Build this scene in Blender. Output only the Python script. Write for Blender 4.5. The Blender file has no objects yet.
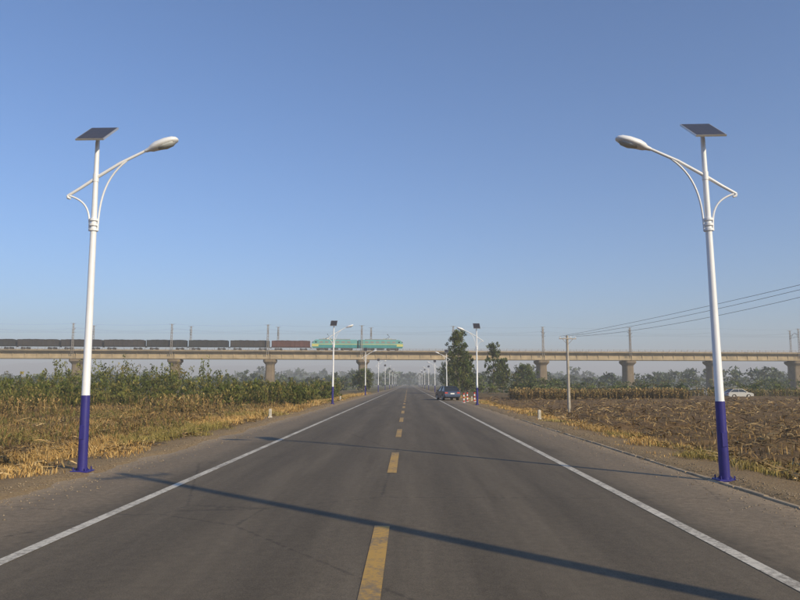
import bpy, math, numpy as np
from mathutils import Vector, Matrix
R=np.random.RandomState
scn=bpy.context.scene
COL=bpy.context.collection
CX=-0.31   # road centre
# ---------------------------------------------------------------- helpers
def vnoise(x,y,s,seed=0):
    x=np.asarray(x,float)/s; y=np.asarray(y,float)/s
    xi=np.floor(x).astype(np.int64); yi=np.floor(y).astype(np.int64)
    fx=x-xi; fy=y-yi
    fx=fx*fx*(3-2*fx); fy=fy*fy*(3-2*fy)
    def h(a,b):
        n=(a*374761393+b*668265263+seed*1442695041)&0xffffffff
        n=((n^(n>>13))*1274126177)&0xffffffff
        return ((n^(n>>16))&0xffff)/65535.0
    return (h(xi,yi)*(1-fx)+h(xi+1,yi)*fx)*(1-fy)+(h(xi,yi+1)*(1-fx)+h(xi+1,yi+1)*fx)*fy
def sstep(a,b,v):
    t=np.clip((v-a)/(b-a),0,1); return t*t*(3-2*t)
def gh(x,y):
    """ground height"""
    d=np.abs(np.asarray(x,float)-CX)
    y=np.asarray(y,float)
    n=vnoise(x,y,0.9,3); n2=vnoise(x,y,0.35,5); n3=vnoise(x,y,6,7)
    z=-0.10+0.135*sstep(5.35,6.0,d+0.35*(n-0.5)+0.2*(n2-.5))
    fld=sstep(6.6,9.5,d)
    z=z+0.03*(n2-0.5)*sstep(5.6,6.2,d)
    z=z-0.33*fld+fld*((n-.5)*0.22+(n3-.5)*0.3+(n2-.5)*0.13)*(1-sstep(150,400,np.abs(y)))
    return z

class MB:
    def __init__(s): s.v=[];s.f=[];s.m=[];s.s=[]
    def add(s,vs,fs,m=0,smooth=False):
        o=len(s.v); s.v+= [tuple(p) for p in vs]
        for f in fs: s.f.append(tuple(i+o for i in f)); s.m.append(m); s.s.append(smooth)
    def box(s,c,d,m=0,rot=None,bev=0):
        hx,hy,hz=d[0]/2,d[1]/2,d[2]/2
        if bev>0:
            b=min(bev,hx*.9,hy*.9,hz*.9)
            rings=[]
            for z,i in ((-hz,b),(-hz+b,0),(hz-b,0),(hz,b)):
                X,Y=hx-i,hy-i; k=b*.7
                rings.append([(-X+k,-Y,z),(X-k,-Y,z),(X,-Y+k,z),(X,Y-k,z),(X-k,Y,z),(-X+k,Y,z),(-X,Y-k,z),(-X,-Y+k,z)])
            rings=[[ (Matrix(rot) if rot else Matrix.Identity(3))@Vector(p)+Vector(c) for p in r] for r in rings]
            s.loft(rings,m,False); return
        vs=[Vector((x,y,z)) for x in(-hx,hx) for y in(-hy,hy) for z in(-hz,hz)]
        if rot: vs=[rot@p for p in vs]
        vs=[p+Vector(c) for p in vs]
        s.add(vs,[(0,1,3,2),(4,6,7,5),(0,4,5,1),(2,3,7,6),(0,2,6,4),(1,5,7,3)],m)
    def loft(s,rings,m=0,smooth=True,caps=True):
        n=len(rings[0]); vs=[p for r in rings for p in r]; fs=[]
        for i in range(len(rings)-1):
            for j in range(n):
                a=i*n+j;b=i*n+(j+1)%n
                fs.append((a,b,b+n,a+n))
        s.add(vs,fs,m,smooth)
        if caps:
            s.add(rings[0],[tuple(range(n))[::-1]],m); s.add(rings[-1],[tuple(range(n))],m)
    def tube(s,pts,rad,seg=10,m=0,smooth=True):
        pts=[Vector(p) for p in pts]
        if not hasattr(rad,'__len__'): rad=[rad]*len(pts)
        rings=[];ref=None
        for i,p in enumerate(pts):
            d=(pts[min(i+1,len(pts)-1)]-pts[max(i-1,0)]).normalized()
            if ref is None:
                ref=Vector((1,0,0)) if abs(d.x)<.8 else Vector((0,1,0))
            a=(ref-d*ref.dot(d)).normalized(); ref=a; b=d.cross(a)
            rings.append([p+(a*math.cos(t)+b*math.sin(t))*rad[i] for t in [2*math.pi*k/seg for k in range(seg)]])
        s.loft(rings,m,smooth)
    def mesh(s,name,mats):
        me=bpy.data.meshes.new(name); me.from_pydata(s.v,[],s.f)
        for m in mats: me.materials.append(m)
        me.polygons.foreach_set('material_index',s.m); me.polygons.foreach_set('use_smooth',s.s)
        import bmesh
        bm=bmesh.new(); bm.from_mesh(me); bmesh.ops.recalc_face_normals(bm,faces=bm.faces); bm.to_mesh(me); bm.free()
        me.update(); return me
def obj(name,me,loc=(0,0,0),rz=0,parent=None,scale=None):
    o=bpy.data.objects.new(name,me); o.location=loc; o.rotation_euler=(0,0,rz)
    if scale: o.scale=scale
    COL.objects.link(o)
    if parent: o.parent=parent
    return o
def npmesh(name,V,F,mat,col=None,mi=None,smooth=False):
    me=bpy.data.meshes.new(name)
    V=np.asarray(V,np.float32)
    me.vertices.add(len(V)); me.vertices.foreach_set('co',V.ravel())
    loops=np.concatenate([f.ravel() for f in F]); sizes=np.concatenate([np.full(len(f),f.shape[1]) for f in F])
    starts=np.concatenate([[0],np.cumsum(sizes)[:-1]])
    me.loops.add(len(loops)); me.loops.foreach_set('vertex_index',loops.astype(np.int32))
    me.polygons.add(len(sizes)); me.polygons.foreach_set('loop_start',starts.astype(np.int32))
    if smooth: me.polygons.foreach_set('use_smooth',np.ones(len(sizes),bool))
    me.update(calc_edges=True); 
    if col is not None:
        a=me.attributes.new('Col','FLOAT_COLOR','POINT')
        c=np.ones((len(V),4),np.float32); c[:,:3]=col; a.data.foreach_set('color',c.ravel())
    me.materials.append(mat)
    return me
# ---------------------------------------------------------------- materials
def nt(name):
    m=bpy.data.materials.new(name); m.use_nodes=True
    return m,m.node_tree,m.node_tree.nodes['Principled BSDF']
def noise(t,scale,detail=4,vec=None,rough=.6):
    n=t.nodes.new('ShaderNodeTexNoise'); n.inputs['Scale'].default_value=scale; n.inputs['Detail'].default_value=detail; n.inputs['Roughness'].default_value=rough
    if vec: t.links.new(vec,n.inputs['Vector'])
    return n.outputs['Fac']
def ramp(t,fac,stops):
    r=t.nodes.new('ShaderNodeValToRGB'); t.links.new(fac,r.inputs[0])
    e=r.color_ramp.elements
    while len(e)<len(stops): e.new(.5)
    for i,(p,c) in enumerate(stops):
        e[i].position=p; e[i].color=(c[0],c[1],c[2],1) if hasattr(c,'__len__') else (c,c,c,1)
    return r.outputs[0]
def mix(t,fac,a,b,mode='MIX'):
    n=t.nodes.new('ShaderNodeMix'); n.data_type='RGBA'; n.blend_type=mode
    for i,v in ((0,fac),(6,a),(7,b)):
        if isinstance(v,bpy.types.NodeSocket): t.links.new(v,n.inputs[i])
        else: n.inputs[i].default_value= v if i==0 else (v[0],v[1],v[2],1)
    return n.outputs[2]
def math_(t,op,a,b=0.0,c=0.0):
    n=t.nodes.new('ShaderNodeMath'); n.operation=op
    for i,v in enumerate((a,b,c)):
        if isinstance(v,bpy.types.NodeSocket): t.links.new(v,n.inputs[i])
        else: n.inputs[i].default_value=v
    return n.outputs[0]
def bump(t,b,h,strength=.3,dist=.02):
    n=t.nodes.new('ShaderNodeBump'); n.inputs['Strength'].default_value=strength; n.inputs['Distance'].default_value=dist
    t.links.new(h,n.inputs['Height']); t.links.new(n.outputs[0],b.inputs['Normal'])
def gpos(t):
    g=t.nodes.new('ShaderNodeNewGeometry'); return g.outputs['Position']
def simple(name,c,rough=.6,metal=0,var=.25,scale=3,bmp=0,spec=.5):
    m,t,b=nt(name)
    tc=t.nodes.new('ShaderNodeTexCoord').outputs['Object']
    f=noise(t,scale,5,tc)
    c2=[x*(1-var) for x in c]; c1=[min(1,x*(1+var*.5)) for x in c]
    t.links.new(ramp(t,f,[(.3,c2),(.7,c1)]),b.inputs['Base Color'])
    b.inputs['Roughness'].default_value=rough; b.inputs['Metallic'].default_value=metal
    b.inputs['Specular IOR Level'].default_value=spec
    if bmp: bump(t,b,noise(t,scale*8,4,tc),bmp,.01)
    return m
def colmat(name,rough=.75,trans=.25,ns=1.5):
    m,t,b=nt(name)
    a=t.nodes.new('ShaderNodeAttribute'); a.attribute_name='Col'
    t.links.new(a.outputs['Color'],b.inputs['Base Color']); b.inputs['Roughness'].default_value=rough
    b.inputs['Specular IOR Level'].default_value=.2
    if trans:
        tr=t.nodes.new('ShaderNodeBsdfTranslucent'); t.links.new(a.outputs['Color'],tr.inputs['Color'])
        mx=t.nodes.new('ShaderNodeMixShader'); mx.inputs[0].default_value=trans
        t.links.new(b.outputs[0],mx.inputs[1]); t.links.new(tr.outputs[0],mx.inputs[2])
        t.links.new(mx.outputs[0],t.nodes['Material Output'].inputs[0])
    return m
def asphalt():
    m,t,b=nt('asphalt')
    P=gpos(t); sx=t.nodes.new('ShaderNodeSeparateXYZ'); t.links.new(P,sx.inputs[0])
    X=math_(t,'ADD',sx.outputs[0],-CX); AX=math_(t,'ABSOLUTE',X)
    mp=t.nodes.new('ShaderNodeMapping'); mp.inputs['Scale'].default_value=(1,.06,1); t.links.new(P,mp.inputs[0])
    streak=noise(t,2.2,5,mp.outputs[0]); big=noise(t,.35,4,P); fine=noise(t,90,2,P); med=noise(t,9,5,P)
    base=mix(t,ramp(t,streak,[(.3,0),(.7,1)]),(.100,.081,.056),(.170,.139,.098))
    base=mix(t,ramp(t,big,[(.35,0),(.7,.5)]),base,(.152,.125,.089))
    tr=math_(t,'ABSOLUTE',math_(t,'SUBTRACT',AX,1.8)); tr=math_(t,'ABSOLUTE',math_(t,'SUBTRACT',tr,.75))
    tf=ramp(t,tr,[(.1,.4),(.55,0)])
    base=mix(t,tf,base,(.084,.069,.050))
    e=math_(t,'ADD',AX,math_(t,'MULTIPLY',math_(t,'SUBTRACT',med,.5),.5))
    e=math_(t,'ADD',e,math_(t,'MULTIPLY',math_(t,'SUBTRACT',big,.5),.9))
    mr=t.nodes.new('ShaderNodeMapRange'); mr.inputs[1].default_value=3.8; mr.inputs[2].default_value=4.5; mr.clamp=True
    t.links.new(e,mr.inputs[0])
    sh=mix(t,med,(.185,.143,.095),(.28,.218,.147))
    base=mix(t,math_(t,'MULTIPLY',mr.outputs[0],.85),base,sh)
    mr2=t.nodes.new('ShaderNodeMapRange'); mr2.inputs[1].default_value=5.1; mr2.inputs[2].default_value=5.8
    t.links.new(e,mr2.inputs[0])
    base=mix(t,mr2.outputs[0],base,(.36,.27,.17))
    base=mix(t,1.0,base,ramp(t,fine,[(.25,.62),(.75,1.38)]),'MULTIPLY')
    base=mix(t,1.0,base,ramp(t,med,[(.3,.88),(.7,1.1)]),'MULTIPLY')
    v=t.nodes.new('ShaderNodeTexVoronoi'); v.feature='DISTANCE_TO_EDGE'; v.inputs['Scale'].default_value=.16
    t.links.new(P,v.inputs['Vector'])
    ck=math_(t,'ADD',v.outputs['Distance'],math_(t,'MULTIPLY',math_(t,'SUBTRACT',med,.5),.02))
    base=mix(t,ramp(t,ck,[(.0,.4),(.004,0)]),base,(.045,.038,.03))
    t.links.new(base,b.inputs['Base Color'])
    b.inputs['Roughness'].default_value=.85; b.inputs['Specular IOR Level'].default_value=.2
    bump(t,b,fine,.4,.006); return m
def paint(name,c):
    m,t,b=nt(name); P=gpos(t)
    w=noise(t,14,6,P,.75); w2=noise(t,1.2,3,P)
    f=math_(t,'ADD',w,math_(t,'MULTIPLY',math_(t,'SUBTRACT',w2,.5),.5))
    t.links.new(mix(t,ramp(t,f,[(.42,.08),(.62,.8)]),c,(.17,.14,.10)),b.inputs['Base Color'])
    b.inputs['Roughness'].default_value=.7; bump(t,b,noise(t,90,2,P),.2,.004); return m
def groundmat():
    m,t,b=nt('field_soil'); P=gpos(t)
    sx=t.nodes.new('ShaderNodeSeparateXYZ'); t.links.new(P,sx.inputs[0])
    AX=math_(t,'ABSOLUTE',math_(t,'ADD',sx.outputs[0],-CX))
    a=noise(t,.25,5,P); c=noise(t,3,6,P,.7); d=noise(t,25,4,P,.7); far=noise(t,.012,4,P)
    soil=mix(t,ramp(t,c,[(.3,0),(.7,1)]),(.090,.054,.027),(.25,.162,.082))
    soil=mix(t,ramp(t,a,[(.4,0),(.65,.4)]),soil,(.26,.175,.078))
    verge=mix(t,c,(.23,.16,.086),(.40,.29,.165))
    mr=t.nodes.new('ShaderNodeMapRange'); mr.inputs[1].default_value=6.3; mr.inputs[2].default_value=8.2
    t.links.new(math_(t,'ADD',AX,math_(t,'MULTIPLY',math_(t,'SUBTRACT',c,.5),1.5)),mr.inputs[0])
    base=mix(t,mr.outputs[0],verge,soil)
    fm=t.nodes.new('ShaderNodeMapRange'); fm.inputs[1].default_value=90; fm.inputs[2].default_value=220
    t.links.new(sx.outputs[1],fm.inputs[0])
    patch=ramp(t,far,[(.4,(.12,.12,.055)),(.5,(.20,.155,.08)),(.62,(.14,.14,.075))])
    base=mix(t,fm.outputs[0],base,patch)
    base=mix(t,1.0,base,ramp(t,d,[(.25,.6),(.75,1.35)]),'MULTIPLY')
    t.links.new(base,b.inputs['Base Color']); b.inputs['Roughness'].default_value=.95; b.inputs['Specular IOR Level'].default_value=.1
    bump(t,b,mix(t,.5,c,d),.8,.08); return m
M_asph=asphalt(); M_ground=groundmat()
M_wline=paint('white_road_paint',(.70,.64,.52)); M_yline=paint('yellow_road_paint',(.55,.32,.06))
M_white=simple('white_paint',(.80,.81,.83),.35,0,.08,2)
M_blue=simple('blue_paint',(.035,.03,.20),.4,0,.2,3)
M_panelframe=simple('aluminium_frame',(.6,.6,.6),.4,.6,.1)
M_glass=simple('lamp_glass',(.45,.47,.47),.15,0,.15,8)
M_dark=simple('black_rubber',(.02,.02,.022),.6,0,.2)
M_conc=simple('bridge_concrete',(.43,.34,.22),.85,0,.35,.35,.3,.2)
M_conc_shade=simple('pier_concrete_shaded',(.22,.17,.115),.9,0,.3,.5,.3,.2)  # bridge concrete darkened: shade on the piers put into the colour
M_pole=simple('pole_concrete',(.42,.38,.32),.85,0,.25,4)
M_steel=simple('mast_steel',(.30,.27,.25),.6,.2,.2)
M_wire=simple('wire',(.06,.06,.06),.5,.3,.1)
M_leaf=colmat('foliage'); M_dry=colmat('dry_plant',.85,0)
M_bark=simple('bark',(.16,.13,.10),.9,0,.3,6,.5)
def cells():
    m,t,b=nt('solar_cells'); tc=t.nodes.new('ShaderNodeTexCoord').outputs['Object']
    br=t.nodes.new('ShaderNodeTexBrick'); t.links.new(tc,br.inputs['Vector'])
    br.offset=0; br.inputs['Scale'].default_value=8; br.inputs['Mortar Size'].default_value=.008
    br.inputs['Brick Width'].default_value=1; br.inputs['Row Height'].default_value=.8
    br.inputs['Color1'].default_value=(.045,.042,.045,1); br.inputs['Color2'].default_value=(.06,.052,.05,1); br.inputs['Mortar'].default_value=(.2,.2,.2,1)
    t.links.new(br.outputs[0],b.inputs['Base Color']); b.inputs['Roughness'].default_value=.3; return m
M_cells=cells()
# ---------------------------------------------------------------- ground
def geo(a,b,n): return list(np.geomspace(a,b,n))
xs=np.array(sorted(set([-v for v in geo(60,6000,26)]+list(np.arange(-59.5,-9,.5))+list(np.arange(-9,-4.6,.16))+[-4.5,4]+list(np.arange(4.4,9,.16))+list(np.arange(9,30,.3))+list(np.arange(30,60,.55))+geo(60,6000,26))))
ys=np.array(sorted(set([-v for v in geo(6,5000,20)]+list(np.arange(-5.5,34,.25))+list(np.arange(34,110,.8))+geo(110,6000,50))))
XX,YY=np.meshgrid(xs,ys); ZZ=gh(XX,YY)
nx,ny=len(xs),len(ys)
V=np.stack([XX.ravel(),YY.ravel(),ZZ.ravel()],1)
ii,jj=np.meshgrid(np.arange(nx-1),np.arange(ny-1)); a=(jj*nx+ii).ravel()
F=np.stack([a,a+1,a+1+nx,a+nx],1)
obj('ground',npmesh('ground',V,[F],M_ground,smooth=True))
mb=MB()
prof=[(-6.4,-.35),(-6.3,-.02),(-3.9,0),(0,.02),(3.9,0),(6.3,-.02),(6.4,-.35)]
vs=[];fs=[]
ysr=[-60,0,60,150,300,700,2600]
for y in ysr:
    for x,z in prof: vs.append((x+CX,y,z))
for i in range(len(ysr)-1):
    for j in range(len(prof)-1):
        k=i*len(prof)+j; fs.append((k,k+1,k+1+len(prof),k+len(prof)))
mb.add(vs,fs,0); obj('road',mb.mesh('road',[M_asph]))
def strip(name,xc,w,segs,mat,dz=.005):
    b=MB()
    for y0,y1 in segs:
        n=max(1,int((y1-y0)/40))
        for i in range(n):
            a=y0+(y1-y0)*i/n; c=y0+(y1-y0)*(i+1)/n
            def zz(x): return .02-.02*abs(x-CX)/3.9+dz
            x0,x1=xc-w/2,xc+w/2
            if abs(xc-CX)<.01:
                b.add([(x0,a,zz(x0)),(CX,a,.02+dz),(x1,a,zz(x1)),(x0,c,zz(x0)),(CX,c,.02+dz),(x1,c,zz(x1))],[(0,1,4,3),(1,2,5,4)])
            else: b.add([(x0,a,zz(x0)),(x1,a,zz(x1)),(x1,c,zz(x1)),(x0,c,zz(x0))],[(0,1,2,3)])
    return obj(name,b.mesh(name,[mat]))
strip('edge_line',CX-3.6,.15,[(-60,900)],M_wline); strip('edge_line',CX+3.6,.15,[(-60,900)],M_wline)
strip('centre_line',CX,.18,[(4.6+9*k,8.6+9*k) for k in range(-6,70)],M_yline)
b=MB()
r=R(3)
y=1.0
while y<34:
    b.box((5.44+r.uniform(-.012,.012),y+.49,-.035+r.uniform(-.012,.008)),(.09,.97,.1),0,Matrix.Rotation(r.uniform(-.01,.01),3,'Z'),bev=.012); y+=1.0
obj('kerb',b.mesh('kerb',[simple('kerb_concrete',(.42,.32,.20),.9,0,.4,3,.3)]))
r=R(8); n=5000
y=4.5*(60/4.5)**r.rand(n); sd=np.where(r.rand(n)<.5,-1,1); d=4.6+1.7*r.rand(n)**.5; x=CX+sd*d
s=r.uniform(.005,.018,n)*(1+y/60)
z=np.maximum(gh(x,y),-.004-.02*(d-3.9)/2.4)
P=np.stack([x,y,z+s*.3],1); O=np.array([(1,0,0),(0,1,0),(-1,0,0),(0,-1,0),(0,0,.8),(0,0,-.8)])
Vv=P[:,None,:]+O[None]*s[:,None,None]*r.uniform(.6,1.3,(n,6,1))
bs=np.arange(n)*6; T=np.concatenate([np.stack([bs+a_,bs+b_,bs+c_],1) for a_,b_,c_ in((0,1,4),(1,2,4),(2,3,4),(3,0,4),(1,0,5),(2,1,5),(3,2,5),(0,3,5))])
cc=np.repeat(np.array([(.28,.22,.15)])*r.uniform(.6,1.3,(n,1)),6,0)
obj('gravel',npmesh('gravel',Vv.reshape(-1,3),[T],M_dry,cc))

# ---------------------------------------------------------------- street lamps
def lamp_mesh(s):
    b=MB()
    b.box((0,0,.02),(.34,.34,.04),1,bev=.01)
    for ax in(-1,1):
        for ay in(-1,1):
            b.tube([(ax*.12,ay*.12,.03),(ax*.12,ay*.12,.1)],.014,6,1)
            b.add([(0,ay*.01,.04),(ax*.14,ay*.01+.0,.04),(0,ay*.01,.2)],[(0,1,2)],1)
    b.tube([(0,0,.03),(0,0,1.45)],[.092,.084],16,1)
    b.tube([(0,0,1.45),(0,0,1.47),(0,0,4.6),(0,0,6.5)],[.083,.078,.06,.042],16,0)
    b.box((0,-.088,.75),(.09,.02,.26),1,bev=.006)
    for z in (4.70,4.80,4.90):
        b.tube([(0,0,z-.022),(0,0,z+.022)],.088,14,0)
    b.tube([(-.56*s,0,5.40),(-.3*s,0,5.56),(0,0,5.76),(.5*s,0,6.07),(1.05*s,0,6.34)],[.028,.03,.033,.03,.026],10,0)
    b.tube([(-.56*s,0,5.40),(-.55*s,0,5.36),(-.5*s,0,5.34)],[.03,.03,.02],8,0)
    b.tube([(0,0,5.68),(0,0,5.84)],.058,14,0)
    def bez(p,n=14):
        out=[]
        for i in range(n+1):
            t=i/n; q=[Vector(x) for x in p]
            while len(q)>1: q=[q[k].lerp(q[k+1],t) for k in range(len(q)-1)]
            out.append(q[0])
        return out
    b.tube(bez([(-.085*s,0,4.68),(-.085*s,0,5.05),(-.13*s,0,5.28),(-.52*s,0,5.40)]),.019,8,0)
    b.tube(bez([(.085*s,0,4.68),(.085*s,0,5.25),(.16*s,0,5.75),(.62*s,0,6.11)]),.019,8,0)
    ang=math.radians(20); L=.70
    rings=[];lens=[]
    o=Vector((1.0*s,0,6.31))
    for t,w,up,dn in((0,.04,.035,.03),(.12,.06,.05,.04),(.2,.10,.085,.06),(.36,.145,.11,.065),(.65,.16,.11,.065),(.85,.135,.09,.055),(.96,.09,.055,.04),(1,.03,.02,.02)):
        ring=[]
        for k in range(16):
            th=2*math.pi*k/16
            yy=w*math.cos(th); zz=(up if math.sin(th)>0 else dn)*math.sin(th)
            p=Vector((t*L*math.cos(ang)-zz*math.sin(ang),yy,t*L*math.sin(ang)+zz*math.cos(ang)))
            ring.append(Vector((o.x+p.x*s,p.y,o.z+p.z)))
        rings.append(ring)
    b.loft(rings,0,True)
    lr=[]
    for t,w,dn in((.34,.03,.05),(.4,.095,.07),(.6,.125,.10),(.8,.105,.09),(.9,.04,.05)):
        ring=[]
        for k in range(12):
            th=2*math.pi*k/12
            yy=w*math.cos(th); zz=-.035+(dn-.03 if math.sin(th)<0 else .0)*math.sin(th)
            p=Vector((t*L*math.cos(ang)-zz*math.sin(ang),yy,t*L*math.sin(ang)+zz*math.cos(ang)))
            ring.append(Vector((o.x+p.x*s,p.y,o.z+p.z)))
        lr.append(ring)
    b.loft(lr,4,True)
    T=math.radians(35); rot=Matrix.Rotation(T,3,'X')
    c=Vector((-.01*s,0,6.68))
    b.box(c,(.57,.84,.035),2,rot)
    n=rot@Vector((0,0,1))
    b.box(c+n*.019,(.53,.80,.006),3,rot)
    b.tube([(0,0,6.45),(0,.01,6.64)],.04,10,0)
    b.box(c-n*.035,(.05,.6,.03),0,rot)
    return b.mesh('street_lamp',[M_white,M_blue,M_panelframe,M_cells,M_glass])
LM,RM=lamp_mesh(1),lamp_mesh(-1)
r=R(5)
for k in range(9):
    o=obj('street_lamp',LM,(-6.32,13.8+45.3*k,.0),scale=(1,1,1.02)); o.rotation_euler=(r.uniform(-.008,.008),r.uniform(-.008,.008) if k else -.008,0)
    o=obj('street_lamp',RM,(5.61,12.75+44.6*k,.0),scale=(.98,1,.962)); o.rotation_euler=(r.uniform(-.008,.008),r.uniform(-.008,.008) if k else -.014,0)
b=MB()
for k in range(9):
    b.box((-6.32,13.8+45.3*k,-.04),(.5,.5,.07),0,bev=.015); b.box((5.61,12.75+44.6*k,-.04),(.44,.5,.07),0,bev=.015)
obj('lamp_footings',b.mesh('lamp_footings',[M_pole]))
# ---------------------------------------------------------------- utility poles
def upole(H,r0,r1,arm=True):
    b=MB(); b.tube([(0,0,-.6),(0,0,H)],[r0,r1],14,0)
    if arm:
        for z,w in((H-.25,1.3),):
            b.box((0,-.1,z),(w,.07,.07),1)
            for x in(-w*.46,-w*.18,w*.18,w*.46):
                b.tube([(x,-.1,z+.03),(x,-.1,z+.1),(x,-.1,z+.18)],[.02,.04,.025],8,2)
        b.tube([(-.4,-.1,H-.28),(0,-.08,H-.7)],.015,6,1); b.tube([(.4,-.1,H-.28),(0,-.08,H-.7)],.015,6,1)
    return b.mesh('utility_pole',[M_pole,M_steel,M_white])
U1=upole(5.7,.12,.085)
zg=float(gh(11.8,52.))
obj('utility_pole',U1,(11.8,52,zg),.15)
obj('utility_pole',U1,(17.3,22,float(gh(17.3,22.))),.15,scale=(1,1,1.1))
U2=upole(9.4,.16,.10)
obj('utility_pole',U2,(8.5,.1,-.3),.6)
b=MB()
def wire(b,p,q,sag,r=.012,n=14):
    p,q=Vector(p),Vector(q)
    pts=[p.lerp(q,i/n)-Vector((0,0,sag*4*(i/n)*(1-i/n))) for i in range(n+1)]
    b.tube(pts,r,5,0)
for k,x in enumerate((-.6,-.23,.6)):
    wire(b,(11.8+x,51.9,zg+5.62),(17.3+x,21.9,float(gh(17.3,22.))+6.2),.15+.16*k,.009)
    wire(b,(17.3+x,21.9,float(gh(17.3,22.))+6.2),(24+x,-15,6),.4)
obj('overhead_wires',b.mesh('overhead_wires',[M_wire]))
# ---------------------------------------------------------------- roadside posts
b=MB(); b.box((0,0,.20),(.13,.13,.50),0,bev=.02); b.box((0,0,.02),(.2,.2,.1),0,bev=.02)
P=b.mesh('marker_post',[simple('post_white',(.58,.54,.46),.7,0,.3,5)])
for x,y in((-6.9,35.4),(6.25,33.8),(-6.9,72),(6.3,70)): obj('marker_post',P,(x,y,float(gh(x,y))-.02))
M_red=simple('bollard_red',(.55,.05,.03),.5)
b=MB(); b.tube([(0,0,0),(0,0,.04)],.16,14,1)
for i in range(5): b.tube([(0,0,.04+i*.17),(0,0,.04+i*.17+.17)],.07,12,i%2)
B=b.mesh('bollard',[M_red,M_white])
for x,y in((5.2,66),(5.65,67.5),(6.25,66.5)): obj('bollard',B,(x,y,float(max(gh(x,y),-.02))))
# ---------------------------------------------------------------- cars
def car_mesh(c,suv=False):
    Mb=simple('car_paint',c,.25,.2,.05); b=MB()
    body=[(-2.2,.35),(-2.25,.55),(-2.2,.85),(-2.05,.97),(-1.3,1.0),(1.0,.98),(1.9,.86),(2.2,.72),(2.27,.5),(2.2,.3),(1.75,.25),(1.72,.45),(1.55,.62),(1.3,.66),(1.05,.62),(.9,.45),(.87,.25),(-.87,.25),(-.9,.45),(-1.05,.62),(-1.3,.66),(-1.55,.62),(-1.72,.45),(-1.75,.25)]
    rings=[]
    for y,sc,dz in((-.87,.97,-.02),(-.82,1,0),(0,1,.02),(.82,1,0),(.87,.97,-.02)):
        rings.append([(x*sc,y,z+(dz if z>.7 else 0)) for x,z in body])
    b.loft(rings,0,False)
    cab0=[(-1.95,.97),(-1.25,1.40),(-1.0,1.45),(.1,1.46),(.4,1.42),(1.15,.96)]
    rr=[[(x,-.80 if z<1.1 else -.62,z) for x,z in cab0],[(x,.80 if z<1.1 else .62,z) for x,z in cab0]]
    b.loft(rr,1,False)
    b.box((-.45,0,1.462),(1.35,1.2,.04),0,bev=.015)
    for s in(-1,1):
        for p,q in(((-1.95,.8,.99),(-1.2,.63,1.43)),((-.35,.81,.99),(-.35,.635,1.46)),((1.15,.8,.98),(.38,.63,1.44)),((-1.2,.63,1.45),(.38,.63,1.45))):
            b.tube([(p[0],p[1]*s,p[2]),(q[0],q[1]*s,q[2])],.035,6,0)
        for x in(-1.3,1.3):
            b.tube([(x,s*.66,.32),(x,s*.88,.32)],.32,20,2); b.tube([(x,s*.85,.32),(x,s*.892,.32)],.19,14,4)
        b.box((-2.2,s*.65,.8),(.08,.3,.14),3); b.box((2.17,s*.62,.68),(.12,.32,.14),5)
        b.box((.85,s*.95,1.02),(.12,.16,.1),0,bev=.02)
    b.box((-2.25,0,.45),(.1,1.6,.18),0,bev=.03); b.box((-2.262,0,.72),(.02,.42,.13),5); b.box((2.27,0,.42),(.06,1.5,.2),2)
    return b.mesh('parked_car',[Mb,simple('car_glass',(.03,.035,.04),.08,0,.1),M_dark,M_red,M_panelframe,M_white])
obj('parked_car',car_mesh((.06,.08,.13)),(4.25,76,-.02),math.radians(100))
WC=car_mesh((.50,.50,.49))
obj('parked_car',WC,(52,112,-.55),math.radians(12)); obj('parked_car',WC,(48,119,-.5),math.radians(170))
# ---------------------------------------------------------------- viaduct
root=bpy.data.objects.new('railway_viaduct',None); COL.objects.link(root)
root.location=(0,249,0); ROT=math.atan(.105); root.rotation_euler=(0,0,ROT)
DZ=13.0
SP=32.2; piers=[16.2+SP*k for k in range(-14,15)]
b=MB()
gap=.12
for i in range(len(piers)-1):
    a,c=piers[i]+gap/2,piers[i+1]-gap/2
    m=(a+c)/2;L=c-a
    for yo in(-2.1,2.1):
        prof=[(-1.1,0),(1.1,0),(1.1,.35),(.85,1.9),(1.95,2.2),(1.95,2.5),(-1.95,2.5),(-1.95,2.2),(-.85,1.9),(-1.1,.35)]
        b.loft([[(a,yo+y,DZ-2.8+z) for y,z in prof],[(c,yo+y,DZ-2.8+z) for y,z in prof]],0,False)
    for k in range(0,9):
        x=a+.3+(L-.6)*k/8
        for sgn in(-1,1):
            b.box((x,sgn*3.1,DZ-2.8+1.15),(.22,.35,2.1),0)
    for sgn in(-1,1):
        b.box((m,sgn*4.3,DZ-.18),(L,.75,.14),0)
        b.box((m,sgn*3.95,DZ-.02),(L,.16,.45),0)
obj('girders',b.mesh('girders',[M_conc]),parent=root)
b=MB()
for x in piers:
    def ring(hx,hy,z,n=20):
        out=[]
        for k in range(n):
            t=2*math.pi*k/n; e=.45
            out.append((x+hx*math.copysign(abs(math.cos(t))**e,math.cos(t)),hy*math.copysign(abs(math.sin(t))**e,math.sin(t)),z))
        return out
    b.loft([ring(1.75,2.5,-1),ring(1.5,2.35,8.0),ring(1.55,2.5,8.4),ring(2.3,3.5,9.3),ring(2.3,3.5,10.05)],0,False)
    for yo in(-2.1,2.1):
        for dx in(-.8,.8): b.box((x+dx,yo,10.13),(.6,.7,.15),0)
    b.box((x,0,-.2),(5,7,.8),0)
obj('piers',b.mesh('piers',[M_conc_shade]),parent=root)
b=MB()
n=int((piers[-1]-piers[0])/2.3)
for sgn in(-1,1):
    for k in range(n): b.box((piers[0]+k*2.3,sgn*4.6,DZ+.42),(.09,.09,1.05),0)
    for z in(.35,.65,.95): b.box(((piers[0]+piers[-1])/2,sgn*4.6+.0,DZ+z),(piers[-1]-piers[0],.05,.05),0)
obj('railing',b.mesh('railing',[M_steel]),parent=root)
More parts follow.
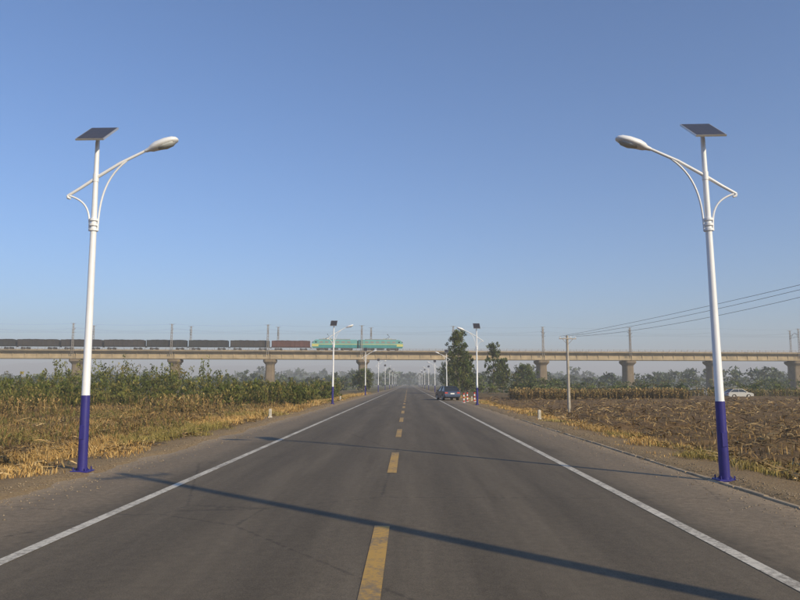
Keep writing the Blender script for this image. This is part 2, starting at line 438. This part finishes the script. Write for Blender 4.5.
b=MB(); Lb=piers[-1]-piers[0]; mx=(piers[-1]+piers[0])/2
b.box((mx,0,DZ-.15),(Lb,7.6,.3),0)
for yo in(-2.1,2.1):
    for d in(-.75,.75): b.box((mx,yo+d,DZ+.11),(Lb,.07,.16),1)
obj('track_bed',b.mesh('track_bed',[simple('ballast',(.2,.17,.14),.95,0,.4,4,.5),simple('rail_steel',(.2,.14,.1),.4,.6)]),parent=root)
def mast(sgn):
    b=MB(); y=sgn*4.45
    H=9.0
    for dx in(-.3,.3):
        b.tube([(dx,y,-1.2),(dx*.6,y,H)],.11,6,0)
    for k in range(10):
        z0=-.2+k*.92; z1=z0+.92; f=1-.03*k; s=1 if k%2 else -1
        b.tube([(-.28*s*f,y,z0),(.28*s*f,y,z1)],.05,5,0)
    b.tube([(0,y,6.8),(0,sgn*2.0,7.6)],.06,6,0); b.tube([(0,y,5.9),(0,sgn*1.9,6.1)],.05,6,0); b.tube([(0,y,5.9),(0,sgn*2.6,7.35)],.05,6,0)
    b.tube([(0,y,8.7),(-.9,y,8.9)],.05,6,0); b.tube([(0,y,8.7),(.9,y,8.9)],.05,6,0)
    for z in(5.9,6.8): b.tube([(0,y-sgn*.25,z+.05),(0,y-sgn*.7,z+.15)],.12,8,1)
    return b.mesh('catenary_mast',[M_steel,M_pole])
MA,MBm=mast(-1),mast(1)
for i,x in enumerate(piers):
    obj('catenary_mast',MA,(x-.6,0,DZ),parent=root); obj('catenary_mast',MBm,(x+2.2+(i%3)*.9,0,DZ),parent=root)
b=MB()
for yo in(-2.1,2.1):
    for i in range(len(piers)-1):
        wire(b,(piers[i],yo,DZ+7.6),(piers[i+1],yo,DZ+7.6),.9,.009,8)
    b.tube([(piers[0],yo,DZ+6.2),(piers[-1],yo,DZ+6.2)],.009,5)
for i in range(len(piers)-1):
    wire(b,(piers[i],-4.5,DZ+8.9),(piers[i+1],-4.5,DZ+8.9),.5,.009,8)
obj('catenary_wires',b.mesh('catenary_wires',[M_wire]),parent=root)
M_teal=simple('loco_teal',(.06,.28,.28),.4,0,.2,.6); M_pale=simple('loco_pale',(.15,.38,.36),.4,0,.15,.6); M_yel=simple('loco_yellow',(.60,.58,.20),.4,0,.15,.6)
M_win=simple('window_dark',(.02,.03,.04),.1)
b=MB(); RZ=.2
def section(x0,x1,cab):
    L=x1-x0
    def side(cz0,cz1,m,w,ins0,ins1):
        ca,cb=(ins0,ins1)
        xa0=x0+(ca if cab<0 else 0); xb0=x1-(ca if cab>0 else 0)
        xa1=x0+(cb if cab<0 else 0); xb1=x1-(cb if cab>0 else 0)
        b.loft([[(xa0,-w[0],cz0),(xb0,-w[0],cz0),(xb0,w[0],cz0),(xa0,w[0],cz0)],[(xa1,-w[1],cz1),(xb1,-w[1],cz1),(xb1,w[1],cz1),(xa1,w[1],cz1)]],m,False)
    side(.95,1.35,0,(1.5,1.5),.25,.1); side(1.35,2.1,0,(1.55,1.55),.1,0); side(2.1,2.3,2,(1.56,1.56),0,0.05)
    side(2.3,3.5,1,(1.55,1.52),.05,.75); side(3.5,3.85,1,(1.5,1.1),.8,1.2)
    b.box(((x0+x1)/2,0,3.95),(L*.7,1.6,.3),3,bev=.08)
    xe=x0+.02 if cab<0 else x1-.02
    b.box((xe+ (1.1 if cab<0 else -1.1),0,1.9),(2.3,3.14,.96),2,bev=.04)
    b.box((xe-cab*(1.35),0,2.95),(.7,3.1,.5),4,bev=.03)
    b.box((xe-cab*.28,0,2.95),(.3,2.4,.55),4,Matrix.Rotation(cab*-.55,3,'Y'))
    for k in range(6):
        xx=xe-cab*(3.2+k*1.9); b.box((xx,-1.53,2.95),(1.15,.06,.55),3); b.box((xx,1.53,2.95),(1.15,.06,.55),3)
    for bx in(x0+3.6,x1-3.6):
        b.box((bx,0,.62),(4.2,2.6,.45),5,bev=.08)
        for d in(-1.45,1.45):
            for s in(-1,1): b.tube([(bx+d,s*.68,.62),(bx+d,s*.85,.62)],.62,18,5)
    b.box(((x0+x1)/2,0,.7),(2.6,2.4,.6),5,bev=.08)
    px=(x0+x1)/2-cab*-2.5
    for s in(-1,1):
        b.tube([(px-.8,s*.5,4.15),(px+.7,s*.4,4.9),(px,s*.5,5.75)],.05,6,5)
    b.box((px,0,5.8),(.25,1.7,.08),5)
    for q in range(4): b.tube([(px-1.2+q*.8,0,4.1),(px-1.2+q*.8,0,4.4)],.12,8,2)
section(-33.8,-18.15,-1); section(-17.75,-2.1,1)
b.box((-17.95,0,2.2),(.5,2.2,2.6),5)
obj('electric_locomotive',b.mesh('electric_locomotive',[M_teal,M_pale,M_yel,M_steel,M_win,M_dark]),(0,-2.1,DZ+RZ-.02),parent=root)
def wagon(c,name,load=True):
    b=MB(); L=13.3
    b.box((0,0,1.2),(L,2.7,.25),0,bev=.03)
    for s in(-1,1):
        b.box((0,s*1.42,2.3),(L-.3,.08,1.95),0); b.box((0,s*1.48,3.28),(L-.2,.14,.12),0)
        for k in range(9): b.box((-L/2+.4+k*(L-.8)/8,s*1.52,2.25),(.16,.14,1.9),0)
        b.box((s*(L/2-.15),0,2.3),(.08,2.8,1.95),0)
        for bx in(-4.3,4.3):
            for d in(-.88,.88): b.tube([(bx+d,s*.68,.42),(bx+d,s*.83,.42)],.42,14,1)
            b.box((bx,s*.95,.5),(2.2,.15,.3),1)
        b.box((s*(L/2+.25),0,.95),(.5,.3,.3),1)
    r=R(4); n=12
    vs=[];fs=[]
    for i in range(n+1):
        for j in range(4):
            x=-L/2+.3+(L-.6)*i/n; y=-1.36+2.72*j/3
            vs.append((x,y,3.1+(.35 if 0<j<3 and 0<i<n else 0)+r.uniform(-.06,.1)))
    for i in range(n):
        for j in range(3): k=i*4+j; fs.append((k,k+1,k+5,k+4))
    b.add(vs,fs,2)
    return b.mesh(name,[simple(name+'_paint',c,.7,0,.35,.5),M_dark,simple('coal',(.02,.02,.02),.9)])
W1=wagon((.035,.035,.035),'freight_wagon'); W2=wagon((.12,.05,.04),'freight_wagon'); W3=wagon((.05,.042,.038),'freight_wagon')
r=R(9)
for k in range(27):
    me=W2 if k in(0,) else (W3 if r.rand()<.3 else W1)
    obj('freight_wagon',me,(-41.0-k*13.95,-2.1,DZ+RZ-.02),parent=root)
# ---------------------------------------------------------------- vegetation
def blades(name,P,h,w,lean,col,mat,seed=0,yaw=None,curl=.5,link=True):
    r=R(seed); n=len(P)
    yaw=r.uniform(0,2*math.pi,n) if yaw is None else yaw
    d=np.stack([np.cos(yaw),np.sin(yaw),np.zeros(n)],1)
    fy=r.uniform(0,2*math.pi,n)
    sd=np.stack([np.cos(fy),np.sin(fy),np.zeros(n)],1)*(w/2)[:,None]
    up=np.array([0,0,1.0])
    mid=P+up*(h*.55)[:,None]+d*(lean*h*.3)[:,None]
    tip=P+up*(h*(1-curl*np.minimum(lean,1.3)*.5))[:,None]+d*(lean*h)[:,None]
    V=np.empty((n,5,3)); V[:,0]=P-sd; V[:,1]=P+sd; V[:,2]=mid+sd*.8; V[:,3]=mid-sd*.8; V[:,4]=tip
    base=np.arange(n)*5
    Q=np.stack([base,base+1,base+2,base+3],1); T=np.stack([base+3,base+2,base+4],1)
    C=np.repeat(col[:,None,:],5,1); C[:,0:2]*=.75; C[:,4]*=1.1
    return V.reshape(-1,3),Q,T,C.reshape(-1,3)
def merge(name,parts,mat):
    Vs=[];Qs=[];Ts=[];Cs=[];o=0
    for V,Q,T,C in parts:
        Vs.append(V);Cs.append(C)
        if Q is not None and len(Q): Qs.append(Q+o)
        if T is not None and len(T): Ts.append(T+o)
        o+=len(V)
    F=[]
    if Qs: F.append(np.concatenate(Qs))
    if Ts: F.append(np.concatenate(Ts))
    return obj(name,npmesh(name,np.concatenate(Vs),F,mat,np.concatenate(Cs)))
def pal(r,n,cols,var=.25):
    cols=np.array(cols); c=cols[r.randint(0,len(cols),n)]
    return c*(1+r.uniform(-var,var,(n,1)))
def onground(x,y,dz=0): return np.stack([x,y,gh(x,y)+dz],1)
DRY=[(.48,.30,.10),(.56,.37,.14),(.38,.23,.08),(.58,.42,.19),(.32,.19,.07)]
DRYB=[(.40,.25,.09),(.48,.32,.13),(.31,.19,.07),(.50,.36,.16),(.23,.15,.06),(.18,.14,.05)]
GRN=[(.10,.13,.035),(.13,.15,.04),(.16,.16,.05)]
def verge(name,side,n,d0,d1,y0,y1,hs,seed,cols=DRY,clump=.45,minc=.35,pw=.9):
    r=R(seed)
    u=r.rand(n*3); y=y0*(y1/y0)**(u)
    d=d0+(d1-d0)*r.rand(n*3)**pw; x=CX+side*d
    m=(vnoise(x,y,1.1,seed+1)*.4+vnoise(x,y,.4,seed+2)*.3+vnoise(x,y,4.5,seed+8)*.3)>(minc+.2*(r.rand(n*3)-.5)+.25*(1-sstep(d0,d0+1.2,d)))
    x,y,d=x[m][:n],y[m][:n],d[m][:n]; n=len(x)
    cl=vnoise(x,y,.8,seed+3)
    h=hs*(.3+1.0*cl)*r.uniform(.6,1.3,n)*(.45+.55*sstep(d0,d0+1.0,d))
    w=r.uniform(.005,.014,n)*(1+y/28)
    c=pal(r,n,cols)*(.65+.7*vnoise(x,y,2.5,seed+4))[:,None]
    g=vnoise(x,y,3.5,seed+5)>.62
    c[g]=c[g]*.4+np.array(GRN)[r.randint(0,3,g.sum())]*.7
    return blades(name,onground(x,y,-.01),h,w,r.uniform(.1,.9,n),c,None,seed)
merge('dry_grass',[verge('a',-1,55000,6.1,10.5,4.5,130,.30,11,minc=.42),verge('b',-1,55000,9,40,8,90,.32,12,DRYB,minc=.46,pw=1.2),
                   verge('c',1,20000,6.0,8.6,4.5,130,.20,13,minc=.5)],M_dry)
r=R(21); n=36000
y=9*(62/9)**r.rand(n); x=-9.5-r.rand(n)*(4+y*.75)
m=vnoise(x,y,3.0,31)>.45; x,y=x[m],y[m]; n=len(x)
c=pal(r,n,[(.11,.13,.03),(.16,.16,.045),(.26,.18,.07),(.34,.22,.085),(.18,.12,.05),(.26,.17,.06)])
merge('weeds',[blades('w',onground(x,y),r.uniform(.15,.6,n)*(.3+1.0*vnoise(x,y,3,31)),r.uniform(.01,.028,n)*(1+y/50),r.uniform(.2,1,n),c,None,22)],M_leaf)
def litter(name,n,side,d0,slope,y0,y1,seed,cols,thr=.36,ls=1.0):
    r=R(seed); y=y0*(y1/y0)**r.rand(n); x=CX+side*(d0+r.rand(n)*(4+y*slope))
    m=vnoise(x,y,1.3,seed)*.5+vnoise(x,y,.5,seed+1)*.3+vnoise(x,y,5,seed+2)*.3>thr; x,y=x[m],y[m]; n=len(x)
    L=r.uniform(.10,.40,n)*(1+y/60)*ls; w=r.uniform(.010,.034,n)*(1+y/40)
    yaw=r.uniform(0,math.pi,n); tilt=r.normal(0,.25,n)
    d=np.stack([np.cos(yaw)*np.cos(tilt),np.sin(yaw)*np.cos(tilt),np.sin(tilt)],1)
    s=np.stack([-np.sin(yaw),np.cos(yaw),r.uniform(-.8,.8,n)],1)
    P=onground(x,y,.02)+np.array([0,0,1])*r.exponential(.03,n)[:,None]+np.array([0,0,1])*(np.abs(np.sin(tilt))*L/2)[:,None]
    bend=np.stack([r.normal(0,.12,n),r.normal(0,.12,n),r.uniform(0,.15,n)],1)*L[:,None]
    a=P-d*L[:,None]/2; b2=P+d*L[:,None]/2; mdp=P+bend; sw=s*w[:,None]/2
    V=np.stack([a-sw*.5,a+sw*.5,mdp+sw,mdp-sw,b2+sw*.3,b2-sw*.3],1).reshape(-1,3); base=np.arange(n)*6
    Q=np.concatenate([np.stack([base,base+1,base+2,base+3],1),np.stack([base+3,base+2,base+4,base+5],1)])
    C=np.repeat(pal(r,n,cols,.3)[:,None,:]*(.6+.7*vnoise(x,y,4,seed+6))[:,None,None],6,1).reshape(-1,3)
    return V,Q,None,C
STK=[(.36,.25,.11),(.46,.33,.16),(.28,.18,.075),(.18,.115,.05),(.38,.24,.09),(.15,.105,.045),(.13,.09,.045)]
merge('corn_stubble',[litter('l',56000,1,7.2,1.0,7,95,41,STK,.55),litter('l2',34000,-1,9.0,1.0,9,70,42,STK,.48),litter('l3',16000,-1,6.4,.12,5,80,45,STK,.5,.7)],M_dry)
r=R(51); n=8000
y=9*(80/9)**r.rand(n); row=np.round((7.6+r.rand(n)*(3+y*.9))/.6)*.6; x=row+r.normal(0,.05,n)
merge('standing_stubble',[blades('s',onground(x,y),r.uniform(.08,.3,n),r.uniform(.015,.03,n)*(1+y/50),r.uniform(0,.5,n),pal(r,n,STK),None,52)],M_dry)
def corn(x,y,H,seed,cols,leafn=9,thick=1.0):
    r=R(seed); n=len(x); P=onground(x,y,0); parts=[]
    h=H*r.uniform(.75,1.15,n)
    st=pal(r,n,cols)*.9
    parts.append(blades('st',P,h,np.full(n,.03*thick),r.uniform(0,.15,n),st,None,seed+1))
    for k in range(leafn):
        f=.12+.82*k/leafn+r.uniform(-.04,.04,n)
        Q=P.copy(); Q[:,2]+=h*f
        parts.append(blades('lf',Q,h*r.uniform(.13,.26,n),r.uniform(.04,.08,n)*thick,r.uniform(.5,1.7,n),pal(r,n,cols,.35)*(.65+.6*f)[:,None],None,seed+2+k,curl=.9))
    return parts
GC=[(.10,.12,.025),(.15,.16,.035),(.19,.18,.045),(.24,.20,.06),(.09,.10,.025),(.30,.22,.08)]
r=R(61); n=4600
y=48+r.rand(n)*20; x=-9.0-r.rand(n)*85
m=(y>48+9*vnoise(x,x*0,9,62)+sstep(-34,-20,x)*5)&(vnoise(x,y,4,64)>.3)
hh=(.9+1.0*vnoise(x,y,6,66))
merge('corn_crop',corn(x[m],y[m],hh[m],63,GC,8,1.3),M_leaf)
r=R(71); n=1500
y=42+r.rand(n)*10; x=-12-r.rand(n)*42; m=vnoise(x,y,5,72)>.55
DC=[(.34,.23,.09),(.42,.29,.12),(.26,.17,.07),(.20,.14,.06),(.16,.14,.05)]
r2=R(75); n2=2600; yy=90+r2.rand(n2)*9; xx=14+r2.rand(n2)*22
r3=R(78); n3=1800; y3=112+r3.rand(n3)*9; x3=42+r3.rand(n3)*60
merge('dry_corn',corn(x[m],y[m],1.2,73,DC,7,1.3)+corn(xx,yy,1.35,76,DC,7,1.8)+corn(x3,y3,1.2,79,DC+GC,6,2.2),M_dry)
def leafcloud(C,Rr,n_each,size,cols,seed,shade=None,up=0.0):
    r=R(seed); k=len(C); idx=np.repeat(np.arange(k),n_each); n=len(idx)
    g=r.normal(0,1,(n,3)); g/=np.linalg.norm(g,axis=1)[:,None]; g*=(r.rand(n)**.45)[:,None]
    P=C[idx]+g*Rr[idx]
    a=r.normal(0,1,(n,3)); a[:,2]+=up*2; a/=np.linalg.norm(a,axis=1)[:,None]
    b_=r.normal(0,1,(n,3)); b_-=a*(a*b_).sum(1)[:,None]; b_/=np.linalg.norm(b_,axis=1)[:,None]
    s=(size*r.uniform(.5,1.3,n))[:,None] if np.isscalar(size) else (size[idx]*r.uniform(.5,1.3,n))[:,None]
    V=np.stack([P-a*s,P+b_*s*.5,P+a*s,P-b_*s*.5],1).reshape(-1,3)
    base=np.arange(n)*4; Q=np.stack([base,base+1,base+2,base+3],1)
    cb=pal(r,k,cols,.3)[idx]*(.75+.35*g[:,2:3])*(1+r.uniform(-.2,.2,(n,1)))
    return V,Q,None,np.repeat(np.clip(cb,0.005,1)[:,None,:],4,1).reshape(-1,3)
r=R(81); Cs=[];Rs=[]
nt_=1150
x=-8.8-r.rand(nt_)*115; y=58+r.rand(nt_)*42
Ht=(1.6+2.8*vnoise(x,y*.3,7,83)**1.3)*r.uniform(.7,1.2,nt_)*(.72+.35*sstep(58,95,y))
tall=r.rand(nt_)<.05; Ht[tall]*=1.25
m=(vnoise(x,y,5,85)>.25); x,y,Ht=x[m],y[m],Ht[m]
for i in range(len(x)):
    wid=r.uniform(.55,1.1)
    for f in (.3,.5,.7,.88):
        Cs.append((x[i]+r.normal(0,.25),y[i]+r.normal(0,.25),-.3+Ht[i]*f)); q=wid*(1.15-f*.8); Rs.append((q,q,Ht[i]*.17))
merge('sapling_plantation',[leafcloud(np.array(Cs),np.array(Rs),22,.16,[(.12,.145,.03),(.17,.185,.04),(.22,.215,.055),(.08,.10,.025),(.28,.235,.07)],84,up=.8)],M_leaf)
def tree(loc,H,W,seed,cols,base=.15,leaf=.2,nc=90,per=45,columnar=True):
    r=R(seed); b=MB()
    pts=[];rad=[]
    for i in range(8):
        t=i/7; pts.append((r.normal(0,.06)*i*.5,r.normal(0,.06)*i*.5,-.3+H*.93*t)); rad.append(.014*H*(1-t)**.8+.02)
    b.tube(pts,rad,8,0)
    tips=[]
    for k in range(30):
        t=.15+.75*k/30; an=k*2.4; p=Vector((0,0,H*t)); 
        L=W*.5*(1-abs(t-.45))*r.uniform(.6,1.1); rise=L*(1.3 if columnar else .5)
        q=p+Vector((math.cos(an)*L*.5,math.sin(an)*L*.5,rise*.35)); q2=p+Vector((math.cos(an)*L,math.sin(an)*L,rise))
        b.tube([p,q,q2],[.05,.035,.012],5,0); tips.append(q2)
    Cs=[];Rs=[]
    for k in range(nc):
        t=r.rand()**.9; z=H*(base+(1-base)*t)
        wr=W*.5*(min(1,(t+.12)/.3))*(1-max(0,(t-.55)/.5))**.55*(.6+.6*r.rand())
        an=r.uniform(0,6.28); q=wr*math.sqrt(r.rand())
        Cs.append((q*math.cos(an),q*math.sin(an),min(z,H*.97))); s=W*r.uniform(.06,.14); Rs.append((s,s,s*1.6))
    for p in tips: Cs.append(tuple(p)); Rs.append((W*.1,)*3)
    tr=obj('poplar_tree' if columnar else 'roadside_tree',b.mesh('trunk',[M_bark]),loc)
    V,Q,_,C=leafcloud(np.array(Cs),np.array(Rs),per,leaf,cols,seed+1,up=.2)
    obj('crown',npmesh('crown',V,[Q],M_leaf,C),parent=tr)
TC=[(.10,.135,.035),(.13,.165,.045),(.16,.19,.055),(.075,.105,.03),(.20,.21,.07)]
tree((8.7,122,-.4),11.3,4.2,101,TC,nc=100,base=.12,leaf=.17)
tree((10.3,128,-.4),7.0,3.4,105,TC)
tree((18.4,152,-.4),10.8,3.6,111,TC,nc=75,per=38,leaf=.18)
tree((21.2,158,-.4),7.5,3.0,115,TC)
tree((11.5,190,-.4),9,6,121,TC,columnar=False)
tree((-11,175,-.4),5.5,5,131,TC,columnar=False)
tree((28,170,-.4),6.5,6,141,TC,columnar=False)
def belt(name,regs,cols,seed,leaf,per):
    r=R(seed);Cs=[];Rs=[];Sz=[]
    for (x0,x1,y0,y1,n,h0,h1,w) in regs:
        for i in range(n):
            x=r.uniform(x0,x1);y=r.uniform(y0,y1)
            hm=vnoise(np.array([x]),np.array([0.]),w*6,seed)[0]
            H=(h0+(h1-h0)*hm)*r.uniform(.7,1.1)
            for k in range(4):
                f=(.2,.45,.7,.88)[k]; q=w*(1.1-.7*f)*r.uniform(.7,1.1)
                Cs.append((x+r.normal(0,w*.3),y+r.normal(0,w*.3),H*f)); Rs.append((q,q,H*.17)); Sz.append(leaf)
    merge(name,[leafcloud(np.array(Cs),np.array(Rs),per,np.array(Sz),cols,seed+1)],M_leaf)
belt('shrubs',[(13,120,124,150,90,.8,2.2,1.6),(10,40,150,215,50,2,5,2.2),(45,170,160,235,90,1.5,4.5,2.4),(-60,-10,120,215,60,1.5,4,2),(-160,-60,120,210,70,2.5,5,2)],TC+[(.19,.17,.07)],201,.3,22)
HAZED=[(.10,.13,.07),(.12,.15,.08),(.085,.11,.06),(.14,.16,.09)]  # greens pushed towards grey-blue: distance haze put into the leaf colours
belt('tree_belt',[(14,330,290,420,170,4,10,4.5),(-330,-14,290,420,170,4,10,4.5)],HAZED,211,.85,22)
HAZED2=[(.12,.15,.11),(.14,.17,.12),(.10,.13,.10)]  # farther trees paler and bluer still, haze painted into their colours
belt('distant_trees',[(-900,900,650,1000,330,7,17,13),(-300,300,900,1500,160,10,20,16)],HAZED2,221,2.4,20)
def ridge(name,y0,amp,seed,col):
    xs=np.linspace(-5500,5500,260)
    H=amp*(.35+.65*vnoise(xs,xs*0,1300,seed))*(.8+.3*vnoise(xs,xs*0,260,seed+1))+vnoise(xs,xs*0,60,seed+2)*4
    V=np.concatenate([np.stack([xs,np.full_like(xs,y0),np.full_like(xs,-5)],1),np.stack([xs,np.full_like(xs,y0+350),H*.6],1),np.stack([xs,np.full_like(xs,y0+700),H],1),np.stack([xs,np.full_like(xs,y0+1600),H*0-5],1)])
    n=len(xs); a=np.arange(n-1); F=np.concatenate([np.stack([a+k*n,a+1+k*n,a+1+(k+1)*n,a+(k+1)*n],1) for k in range(3)])
    obj(name,npmesh(name,V,[F],simple(name+'_haze',col,1,0,.08,.004,spec=0),smooth=True))
ridge('hills',3600,150,5,(.10,.12,.10)); ridge('hills',2400,60,9,(.09,.11,.08))
# ---------------------------------------------------------------- haze: a real layer of scattering air over the plain
b=MB(); b.box((0,1500,58),(12600,9400,144),0)
hm=bpy.data.materials.new('haze'); hm.use_nodes=True; t=hm.node_tree
t.nodes.remove(t.nodes['Principled BSDF']); vs_=t.nodes.new('ShaderNodeVolumeScatter')
vs_.inputs['Color'].default_value=(.95,.96,.94,1); vs_.inputs['Density'].default_value=.0008; vs_.inputs['Anisotropy'].default_value=.0
t.links.new(vs_.outputs[0],t.nodes['Material Output'].inputs['Volume'])
obj('haze',b.mesh('haze',[hm]))
# ---------------------------------------------------------------- light, sky, camera
az=Vector((1,-.97)).normalized(); el=math.radians(25)
S=Vector((az.x*math.cos(el),az.y*math.cos(el),math.sin(el)))
L=bpy.data.lights.new('sun','SUN'); L.energy=5.0; L.angle=math.radians(.5); L.color=(1,.84,.56)
lo=bpy.data.objects.new('sun',L); COL.objects.link(lo); lo.rotation_euler=S.to_track_quat('Z','Y').to_euler()
w=bpy.data.worlds.new('World'); scn.world=w; w.use_nodes=True; t=w.node_tree
sk=t.nodes.new('ShaderNodeTexSky'); sk.sky_type='NISHITA'; sk.sun_disc=False
sk.sun_elevation=el; sk.sun_rotation=math.atan2(S.x,S.y); sk.air_density=1.0; sk.dust_density=.6; sk.ozone_density=2.6
bg=t.nodes['Background']
tint=mix(t,1.0,sk.outputs[0],(.68,.92,1.22),'MULTIPLY')
t.links.new(tint,bg.inputs[0]); bg.inputs[1].default_value=.125
cam=bpy.data.cameras.new('camera'); cam.sensor_width=36; cam.lens=31.5; cam.clip_end=12000; cam.clip_start=.1
co=bpy.data.objects.new('camera',cam); COL.objects.link(co); co.location=(0,0,1.7)
co.rotation_euler=(math.radians(90+6.84),0,math.radians(.65)); scn.camera=co
scn.view_settings.view_transform='Standard'; scn.view_settings.look='None'; scn.view_settings.exposure=0
